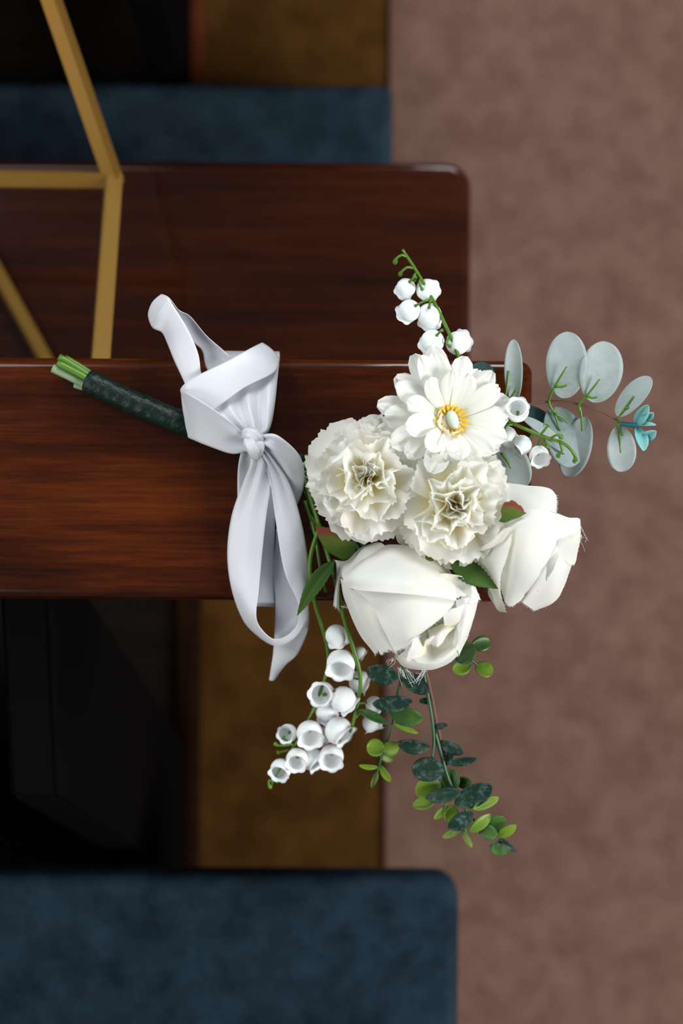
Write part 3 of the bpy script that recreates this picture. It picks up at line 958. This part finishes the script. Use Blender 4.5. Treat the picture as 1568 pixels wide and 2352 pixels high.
for b_, t_, w, mm, hb, ht, ro, cu in EU:
    leaf(b_, t_, w, M[mm], ep, roll=ro, cup=cu, shape='round', hb=hb, ht=ht, nu=18, nv=11, thick=0.0005, bend=0.03, label='dark teal leaf' if mm == 'euc_dark' else None)
for pts in ([(1157, 940, 29), (1160, 915, 33), (1168, 852, 40)], [(1163, 925, 33), (1175, 910, 35), (1186, 892, 38)], [(1270, 945, 27), (1260, 920, 30), (1278, 880, 37), (1301, 842, 43)], [(1276, 888, 36), (1292, 888, 37), (1302, 884, 38)],
            [(1330, 945, 26), (1330, 928, 29), (1350, 905, 34), (1377, 871, 40)], [(1348, 910, 34), (1360, 914, 34), (1372, 912, 35)], [(1270, 938, 27), (1276, 960, 24), (1286, 990, 20)], [(1274, 950, 26), (1290, 958, 24), (1302, 972, 21)],
            [(1330, 930, 27), (1335, 960, 24), (1336, 990, 20)], [(1418, 965, 25), (1430, 945, 29), (1454, 910, 33)], [(1436, 938, 30), (1452, 936, 31), (1464, 934, 31)], [(1418, 970, 24), (1422, 1000, 21), (1424, 1040, 17)], [(1420, 992, 22), (1432, 1000, 20), (1442, 1012, 19)],
            [(1150, 1040, 20), (1165, 1060, 19), (1172, 1076, 18)]):
    tube('petiole', pts, (1.05, 0.55), M['stem'], ep, n=10, sides=6, label='bright green petiole' if pts[0][0] == 1157 else None)
# small teal blossom at the sprig's tip
tp = part('teal_blossom', P(1450, 975, 26), 'tiny translucent teal blossom at the tip of the eucalyptus')
tube('stalk', [(1424, 972, 24), (1440, 975, 25), (1462, 978, 26)], (1.3, 1.7), M['teal'], tp, sides=6)
for b_, t_, w, ro in (((1460, 978), (1488, 930), 28, 20), ((1474, 960), (1500, 948), 20, -30), ((1462, 980), (1478, 1036), 30, 15), ((1474, 1004), (1506, 990), 24, -25), ((1458, 975), (1506, 976), 10, 40)):
    leaf(b_, t_, w, M['teal'], tp, roll=ro, cup=0.6, shape='oval', hb=26, ht=32, name='petal', nu=8, nv=7)


# --- lily of the valley -------------------------------------------
def bell_mesh():
    rows = []
    prof = [(0.02, 0.0), (0.34, 0.05), (0.66, 0.22), (0.90, 0.52), (1.0, 0.90), (0.97, 1.22), (0.86, 1.46), (0.80, 1.56), (0.86, 1.66), (0.98, 1.72)]
    inner = [(0.97, 1.715), (0.82, 1.63), (0.74, 1.52), (0.80, 1.44), (0.90, 1.20), (0.93, 0.90), (0.82, 0.54), (0.55, 0.26), (0.02, 0.14)]
    nq = 30
    for idx, (r, z) in enumerate(prof + inner):
        row = []
        for q in range(nq):
            a = 2 * math.pi * q / nq
            lobe = math.sqrt(abs(math.cos(3 * a))) * 2 - 1.2
            k = max(0, (z - 1.5)) / 0.22 if z > 1.5 else 0
            row.append(Vector((r * (1 + 0.11 * lobe * k) * math.cos(a), r * (1 + 0.11 * lobe * k) * math.sin(a), z + 0.07 * lobe * k)))
        rows.append(row)
    me = grid_mesh('bell', rows, closed=True)
    bm = bmesh.new()
    bm.from_mesh(me)
    k0 = len(bm.faces)
    add_tube(bm, [Vector((0.02, 0, 0.12)), Vector((0, 0.02, 0.42)), Vector((0.03, 0, 0.72))], [0.13, 0.13, 0.17], 6)
    bm.faces.ensure_lookup_table()
    for f in bm.faces[k0:]:
        f.material_index = 1
    bm.to_mesh(me)
    bm.free()
    me.materials.append(M['bell'])
    me.materials.append(M['stem'])
    me.shade_smooth()
    return me


BELL = bell_mesh()


def bell(px, py, h, rpx, d, parent, spin=0.0):
    """globe centred at the pixel, mouth turned along d"""
    d = Vector(d).normalized()
    c = P(px, py, h)
    r = rpx * K * (CAM_Z - c.z) * 0.98
    Mx = frame(c - d * r * 0.95, d, spin) @ Matrix.Scale(r, 4)
    o = bpy.data.objects.new('bell', BELL)
    COL.objects.link(o)
    o.parent = parent
    o.matrix_parent_inverse = PINV[parent.name]
    o.matrix_basis = Mx
    return c - d * r * 0.95


def sprig(label, stems, bells, buds, base):
    """stems: control points; bells: (px, py, h, r, mouth direction, pedicel start or None); buds: control points of little hooks"""
    p = part('lily_of_the_valley', base, label)
    for ctrl, r in stems:
        tube('stem', ctrl, r, M['stem'], p, sides=7)
    for i, (x, y, h, r, d, st) in enumerate(bells):
        top = bell(x, y, h, r, d, p, i * 1.3)
        if st:
            a = P(*st)
            mid = (a + top) / 2 + Vector((0, 0, 0.003)) - Vector(d).normalized() * 0.003
            bm = bmesh.new()
            add_tube(bm, crom([a, mid, top], 8), [0.0008] * 7 + [0.0011], 6)
            obj('pedicel', bm_mesh(bm, 'pedicel'), p, None, M['stem'])
    for ctrl in buds:
        pts = crom([P(*c) for c in ctrl], 10)
        bm = bmesh.new()
        add_tube(bm, pts, [0.0008] * 7 + [0.0013, 0.0017, 0.0011], 7)
        obj('bud', bm_mesh(bm, 'bud'), p, None, M['stem'])
    return p


D = -0.85
sprig('lily of the valley spray standing up beyond the ledge, bells turned away', [([(1060, 850, 40), (1048, 806, 42), (1010, 720, 46), (962, 632, 50), (924, 573, 52)], (1.35, 0.9))],
      [(932, 661, 46, 23, (-0.35, -0.5, D), (955, 640, 50)), (980, 666, 44, 26, (0.5, 0.1, D), (966, 640, 49)), (940, 713, 45, 26, (-0.5, -0.3, D), (990, 690, 48)), (986, 724, 42, 29, (0.1, -0.5, D), (992, 690, 48)),
       (993, 784, 42, 28, (-0.3, -0.4, D), (1016, 760, 46)), (1050, 788, 38, 28, (0.6, 0.3, -0.5), (1032, 775, 44))],
      [[(934, 590, 51), (922, 586, 53), (910, 594, 52), (906, 606, 48)], [(950, 616, 50), (935, 614, 53), (922, 624, 51), (918, 632, 47)], [(954, 628, 50), (950, 636, 52), (952, 645, 50)], [(926, 690, 40), (918, 684, 40), (916, 676, 40)]], P(1060, 850, 40))
sprig('short lily of the valley spray curling over the ledge end, in front of the eucalyptus', [([(1130, 958, 40), (1170, 970, 44), (1240, 1000, 46), (1292, 1018, 46), (1316, 1040, 44), (1321, 1058, 40)], (1.3, 0.85))],
      [(1188, 944, 50, 27, (-0.1, 0.35, 0.85), None), (1198, 1022, 36, 24, (-0.55, -0.4, 0.1), (1215, 990, 44)), (1237, 1046, 36, 24, (0.1, -0.45, 0.5), (1252, 1006, 45)), (1163, 1002, 34, 24, (0.3, -0.3, -0.5), (1180, 975, 43))],
      [[(1240, 1000, 46), (1254, 982, 50), (1258, 976, 50)], [(1262, 1008, 46), (1276, 1000, 50), (1284, 1000, 50), (1290, 1006, 48)], [(1284, 1014, 46), (1290, 1034, 44), (1284, 1044, 42), (1280, 1048, 40)], [(1316, 1042, 44), (1324, 1056, 40), (1316, 1060, 38)], [(1252, 1006, 46), (1256, 1020, 44), (1254, 1026, 42)]], P(1130, 958, 40))
sprig('long lily of the valley spray hanging below the ledge with many open bells', [([(735, 1205, 18), (712, 1290, 22), (722, 1380, 14), (752, 1490, 0), (745, 1560, -6), (705, 1660, -14), (640, 1770, -20), (620, 1808, -24)], (1.6, 0.7)), ([(770, 1330, 22), (790, 1420, 18), (826, 1545, 6), (820, 1620, -2), (804, 1682, -8)], (1.7, 1.0)), ([(700, 1150, 14), (722, 1220, 16), (735, 1300, 14), (748, 1360, 8)], (1.3, 1.0))],
      [(772, 1459, 6, 26, (0.2, -0.7, -0.5), None), (783, 1523, 6, 34, (-0.1, -0.6, 0.62), (755, 1490, 0)), (826, 1500, -8, 16, (0.8, -0.5, 0), None), (826, 1566, -10, 27, (0.8, -0.3, 0.1), (822, 1560, 2)),
       (741, 1595, -2, 30, (-0.25, 0.1, 0.92), None), (787, 1606, 0, 31, (0.55, -0.5, -0.2), (820, 1600, -2)), (750, 1633, -16, 27, (0.1, -0.6, -0.5), None), (858, 1618, -14, 20, (0.7, -0.2, -0.2), (820, 1620, -2)), (855, 1660, -16, 24, (0.25, -0.8, 0.1), (815, 1650, -4)),
       (661, 1684, -14, 22, (-0.35, -0.1, 0.85), (690, 1690, -15)), (711, 1684, -8, 31, (0.1, -0.5, 0.75), None), (777, 1678, -8, 33, (0.55, -0.45, 0.3), (806, 1668, -7)), (744, 1690, -20, 22, (0.3, -0.5, 0.2), None),
       (682, 1743, -14, 26, (-0.1, -0.45, 0.82), (672, 1722, -17)), (716, 1743, -20, 27, (0.6, -0.5, 0.35), (690, 1700, -16)), (761, 1737, -16, 29, (-0.05, -0.5, 0.8), (780, 1700, -10)), (645, 1766, -20, 25, (-0.25, -0.5, 0.75), (648, 1758, -19))],
      [[(668, 1710, -16), (650, 1712, -14), (636, 1712, -14), (630, 1706, -15)], [(672, 1712, -16), (656, 1700, -13), (648, 1692, -13)], [(664, 1722, -17), (648, 1726, -17), (636, 1728, -18)], [(626, 1795, -22), (618, 1792, -21), (617, 1802, -22), (622, 1810, -24)], [(632, 1782, -21), (638, 1792, -22), (634, 1794, -23)]], P(735, 1205, 18))

# --- dark frosted sprigs hanging down -----------------------------
DK, MD, LT = 'box_dark', 'box_mid', 'box_light'


def green_sprig(label, stems, leaves, base):
    p = part('boxwood_sprig', base, label)
    for ctrl, r, mm in stems:
        tube('stem', ctrl, r, M[mm], p, sides=6)
    for i, (x, y, L, w, ang, mm, h) in enumerate(leaves):
        a = math.radians(ang)
        dx, dy = math.cos(a) * L / 2, -math.sin(a) * L / 2
        leaf((x - dx, y - dy), (x + dx, y + dy), w, M[mm], p, roll=R.uniform(-22, 22), cup=R.uniform(0.15, 0.4), shape='oval' if w < 0.72 * L else 'round', hb=h, ht=h + R.uniform(-5, 5), bend=R.uniform(-0.04, 0.08),
             nu=11, nv=7, thick=0.0006, label={DK: 'dark frosted leaf', MD: 'mid green leaf', LT: 'fresh light green leaf'}[mm] if i < 3 else None)
    return p


R.seed(77)
green_sprig('short dark green frosted sprig hanging from under the front rose', [([(935, 1480, 12), (924, 1540, 6), (914, 1590, 0), (894, 1680, -6), (876, 1740, -10), (856, 1808, -14)], (1.3, 0.6), 'stem_dark')],
            [(878, 1547, 76, 48, 168, DK, 8), (901, 1614, 92, 38, 4, DK, 6), (932, 1642, 80, 44, -14, MD, -2), (855, 1646, 74, 20, 155, MD, 2), (931, 1673, 62, 13, -22, LT, -2), (862, 1718, 40, 40, 175, LT, -4), (896, 1718, 40, 36, -5, LT, -6), (888, 1735, 40, 28, -30, LT, -10), (846, 1760, 44, 13, 175, LT, -10), (884, 1776, 46, 17, -58, LT, -12), (860, 1790, 40, 12, -112, LT, -14)], P(935, 1480, 12))
green_sprig('long dark green frosted sprig hanging lowest over the aisle', [([(960, 1480, 10), (975, 1560, 4), (990, 1640, 0), (996, 1700, -4), (992, 1742, -6)], (1.3, 0.9), 'stem_dark'), ([(965, 1500, 4), (988, 1590, -4), (1006, 1680, -8), (1022, 1732, -12)], (2.0, 1.4), 'stem_brown'),
             ([(998, 1680, -4), (1012, 1730, -8), (1032, 1795, -12), (1066, 1855, -18), (1110, 1905, -22), (1178, 1955, -28)], (1.5, 0.6), 'stem_dark'), ([(1052, 1870, -18), (1066, 1900, -22), (1074, 1925, -24)], (0.8, 0.6), 'stem'), ([(1030, 1810, -16), (1024, 1850, -18), (1004, 1880, -20)], (0.8, 0.6), 'stem')],
            [(953, 1570, 76, 40, -35, DK, 4), (949, 1711, 76, 34, 172, DK, -2), (1037, 1718, 60, 27, -25, DK, -8), (1010, 1668, 34, 14, 10, DK, -4), (978, 1610, 14, 32, -100, DK, 0), (1060, 1747, 70, 20, 8, DK, -6), (983, 1768, 74, 54, 178, DK, -4), (983, 1810, 62, 50, 200, LT, -14), (1033, 1793, 54, 46, 75, MD, -14), (1018, 1826, 82, 34, 190, DK, -8), (1087, 1827, 96, 56, 28, DK, -14), (1064, 1797, 32, 30, 20, MD, -18), (1115, 1845, 66, 24, 24, LT, -14),
             (972, 1846, 50, 26, 190, LT, -18), (1012, 1866, 44, 18, 225, LT, -20), (1036, 1870, 40, 36, 250, LT, -20), (1058, 1885, 68, 38, 212, DK, -14), (1037, 1914, 46, 16, 205, LT, -20), (1072, 1925, 48, 14, -62, LT, -24), (1102, 1891, 64, 26, 40, LT, -18), (1136, 1892, 52, 42, 20, MD, -22), (1120, 1912, 44, 34, -20, MD, -20), (1162, 1908, 52, 24, 30, LT, -22), (1147, 1950, 30, 48, -92, MD, -24), (1166, 1941, 48, 11, -38, DK, -24), (1028, 1742, 36, 22, 60, DK, -12)], P(960, 1480, 10))
green_sprig('small round leaved bright green sprig peeping out beside the front rose', [([(1050, 1480, 20), (1078, 1512, 16), (1092, 1524, 14), (1110, 1538, 12)], (0.9, 0.7), 'stem_dark'), ([(1078, 1512, 16), (1088, 1498, 16), (1102, 1482, 14)], (0.9, 0.7), 'stem_dark')],
            [(1068, 1500, 54, 48, 50, MD, 20), (1104, 1479, 44, 36, 15, MD, 16), (1060, 1533, 44, 36, 200, LT, 16), (1111, 1538, 42, 36, -25, LT, 14)], P(1050, 1480, 20))

# --- stems, tape ---------------------------------------------------
R.seed(9)
wp = part('stem_bundle', P(320, 930, 8), 'cut green stems bound with dark green tape')
for k, (x, y, h, mm, r, ex, ey, eh) in enumerate([(136, 820, 12, 'stem', 2.3, 214, 868, 12), (132, 834, 14, 'stem', 2.4, 212, 876, 13), (122, 846, 8, 'stem_pale', 2.9, 208, 890, 9), (150, 842, 8, 'stem_dark', 2.3, 214, 872, 8), (172, 884, 5, 'stem_pale', 2.1, 212, 900, 7), (150, 822, 8, 'stem', 2.0, 216, 862, 9)]):
    tube('stem', [(x, y, h), ((x + ex) / 2, (y + ey) / 2 - 1, (h + eh) / 2), (ex, ey, eh), (ex + 40, ey + 20, 10)], (r, r * 0.9), M[mm], wp, n=14, sides=10, label='pale grey green stem' if mm == 'stem_pale' else None)
# the tape: an uneven spiral wrap
pts = crom([P(200, 874, 9), P(300, 922, 9.5), P(420, 972, 10), P(560, 1022, 10.5), P(690, 1075, 11)], 60)
bm = bmesh.new()
add_tube(bm, pts, [0.0072 + 0.0011 * (i / 59) + 0.0005 * ((i * 0.31) % 1.0) + R.uniform(-0.00012, 0.00012) for i in range(60)], 18, True)
obj('tape_wrap', bm_mesh(bm, 'tape_wrap'), wp, 'glossy dark green tape', M['tape'])
for k, (x, y, h, mm) in enumerate([(850, 1100, 20, 'stem'), (1030, 975, 30, 'stem'), (1035, 1160, 30, 'stem_dark'), (840, 1320, 22, 'stem_dark'), (1100, 1200, 30, 'stem_dark'), (735, 1210, 18, 'stem'), (950, 1470, 12, 'stem_dark'), (1140, 965, 22, 'stem_pale'), (1060, 860, 34, 'stem'), (770, 1330, 20, 'stem'), (965, 1490, 10, 'stem_dark'), (800, 1180, 18, 'stem_dark')]):
    sx, sy = 668 + R.uniform(-4, 4), 1066 + R.uniform(-18, 22)
    tube('stem', [(sx, sy, 8 + (k % 4) * 2.5), (sx + (x - sx) * 0.4, sy + (y - sy) * 0.28, 10 + (k % 3) * 3), (x, y, h)], (1.8, 1.4), M[mm], wp, n=16, sides=7)

# ---------------------------------------------------------------- ribbon tied round the stems and the ledge
RB = empty('ribbon', P(578, 1010, 0), None, 'white satin ribbon tied in a loose bow round the stems and the pew ledge', 'ribbon')
SAT, TH = M['satin'], 0.00035


def gather(s0, n, amp, wid=0.35):
    """soft pleats that fan out from a gathered end at s = s0"""
    return lambda s, v: amp * math.exp(-((s - s0) / wid) ** 2) * math.sin(n * math.pi * v + 0.6)


# band: down over the front edge, under the ledge and up over its back edge
patch('band', [[(562, 1012, 30), (598, 1012, 30)], [(550, 1050, 25), (626, 1050, 23)], [(545, 1100, 14), (631, 1100, 12)], [(547, 1220, 4), (631, 1220, 4)], [(549, 1365, 1.5), (630, 1365, 1.5)], [(549, 1386, -1), (630, 1386, -1)], [(549, 1391, -14), (630, 1391, -14)], [(549, 1387, -36), (630, 1387, -36)],
               [(549, 1340, -38), (630, 1340, -38)]], SAT, RB, 50, 16, TH, pleat=gather(0, 5, 1.2, 0.18), label=None)
patch('band', [[(560, 1004, 31), (598, 1004, 31)], [(520, 972, 33), (620, 985, 25)], [(474, 940, 31), (631, 930, 19)], [(462, 890, 27), (637, 870, 12)], [(500, 838, 12), (642, 824, 4)], [(515, 812, -2), (642, 812, -2)], [(515, 810, -34), (642, 811, -34)], [(515, 850, -38), (642, 850, -38)]],
      SAT, RB, 50, 24, TH, pleat=gather(0, 7, 2.6, 0.36))
# big loop lying over the stems
patch('bow_loop', [[(602, 787, 6), (642, 824, 6)], [(575, 800, 19), (628, 856, 18)], [(520, 830, 28), (562, 890, 27)], [(462, 858, 32), (506, 930, 32)], [(428, 878, 31), (450, 966, 26)], [(414, 896, 26), (431, 1000, 17)], [(426, 900, 38), (448, 1012, 22)], [(470, 926, 42), (488, 1028, 25)], [(520, 962, 41), (532, 1042, 27)], [(556, 992, 36), (566, 1036, 30)], [(572, 1002, 33), (580, 1022, 31)]],
      SAT, RB, 70, 20, TH, bulge=1.2, pleat=lambda s, v: (1.1 * math.exp(-((s - 1) / 0.16) ** 2) * math.sin(4 * math.pi * v)), label='broad folded loop of the bow')
# long twisted loop reaching beyond the ledge
patch('bow_loop', [[(432, 905, 27), (476, 870, 28)], [(424, 880, 27), (462, 856, 28)], [(400, 828, 26), (455, 812, 30)], [(384, 788, 26), (432, 758, 34)], [(372, 764, 28), (398, 702, 40)], [(350, 752, 30), (386, 684, 42)], [(340, 722, 26), (370, 676, 34)], [(352, 698, 20), (388, 684, 26)], [(380, 704, 18), (412, 714, 22)], [(412, 742, 18), (436, 726, 22)], [(442, 784, 18), (473, 770, 24)], [(464, 806, 18), (516, 808, 24)], [(476, 850, 20), (545, 838, 22)], [(520, 905, 22), (570, 880, 20)]],
      SAT, RB, 80, 14, TH, bulge=1.6, label='twisted narrow loop of the bow')
# small loop over the stems towards the flowers
patch('bow_loop', [[(586, 1004, 31), (586, 1024, 28)], [(612, 996, 37), (606, 1030, 31)], [(640, 1000, 42), (622, 1044, 31)], [(684, 1040, 38), (642, 1082, 26)], [(699, 1084, 28), (652, 1120, 19)], [(695, 1126, 20), (650, 1152, 14)], [(682, 1160, 13), (645, 1176, 10)]],
      SAT, RB, 44, 16, TH, bulge=2.2, pleat=gather(0, 4, 1.6, 0.4), label='small rounded loop of the bow')
# tail that ends below the ledge
patch('tail', [[(634, 1215, 5), (655, 1215, 5)], [(632, 1260, 4), (672, 1265, 4)], [(628, 1310, 3), (692, 1315, 3)], [(632, 1385, 2), (707, 1385, 2)], [(631, 1440, -8), (708, 1440, -8)], [(627, 1500, -18), (684, 1500, -18)], [(622, 1535, -22), (655, 1528, -22)], [(618, 1562, -26), (630, 1562, -26)]],
      SAT, RB, 44, 12, TH, bulge=1.0, label='pointed ribbon end hanging below the ledge')
# long hanging loop
patch('bow_loop', [[(572, 1030, 31), (606, 1030, 31)], [(574, 1064, 30), (622, 1058, 30)], [(558, 1108, 24), (624, 1106, 26)], [(532, 1185, 15), (612, 1180, 22)], [(522, 1270, 10), (602, 1270, 18)], [(531, 1350, 8), (594, 1355, 16)], [(556, 1420, 2), (588, 1412, 14)], [(586, 1456, -4), (598, 1442, 10)], [(628, 1482, -6), (628, 1468, 8)], [(668, 1472, -2), (662, 1458, 10)], [(698, 1432, 4), (684, 1428, 14)], [(710, 1370, 10), (684, 1384, 18)], [(706, 1280, 16), (652, 1310, 20)], [(690, 1190, 22), (632, 1190, 22)], [(664, 1110, 27), (620, 1108, 27)], [(630, 1056, 32), (602, 1056, 30)], [(606, 1028, 33), (586, 1028, 32)]],
      SAT, RB, 110, 16, TH, bulge=1.4, pleat=lambda s, v: 1.8 * (math.exp(-(s / 0.14) ** 2) + math.exp(-((s - 1) / 0.12) ** 2)) * math.sin(4 * math.pi * v + 0.5), label='long loop of the bow hanging over the ledge edge')
# knot: gathered satin wound round the crossing
bm = bmesh.new()


def knot_tube(ctrl, r, ridges, sides=22):
    pts = crom([P(*c) for c in ctrl], 14)
    ring = []
    for i, p in enumerate(pts):
        t = (pts[min(i + 1, 13)] - pts[max(i - 1, 0)]).normalized()
        a = t.cross(Vector((0, 0, 1))).normalized()
        b = a.cross(t)
        f = 0.35 + 0.65 * math.sin(math.pi * (i + 0.6) / 14.2) ** 0.6
        ring.append([bm.verts.new(p + (a * math.cos(q) + b * math.sin(q) * 0.85) * r * 1e-3 * f * (1 + 0.13 * math.cos(ridges * q + i * 0.25))) for q in [2 * math.pi * k / sides for k in range(sides)]])
    for i in range(13):
        for k in range(sides):
            bm.faces.new((ring[i][k], ring[i][(k + 1) % sides], ring[i + 1][(k + 1) % sides], ring[i + 1][k]))
    bm.faces.new(ring[0][::-1])
    bm.faces.new(ring[-1])


knot_tube([(560, 1000, 32), (572, 996, 37), (588, 1002, 37), (602, 1016, 33)], 4.2, 5)
knot_tube([(568, 1006, 34), (574, 1020, 39), (582, 1034, 38), (586, 1050, 33)], 4.4, 5)
knot_tube([(590, 1010, 35), (596, 1024, 37), (592, 1040, 35), (586, 1052, 32)], 3.0, 4)
obj('knot', bm_mesh(bm, 'knot'), RB, 'tight gathered knot', SAT)
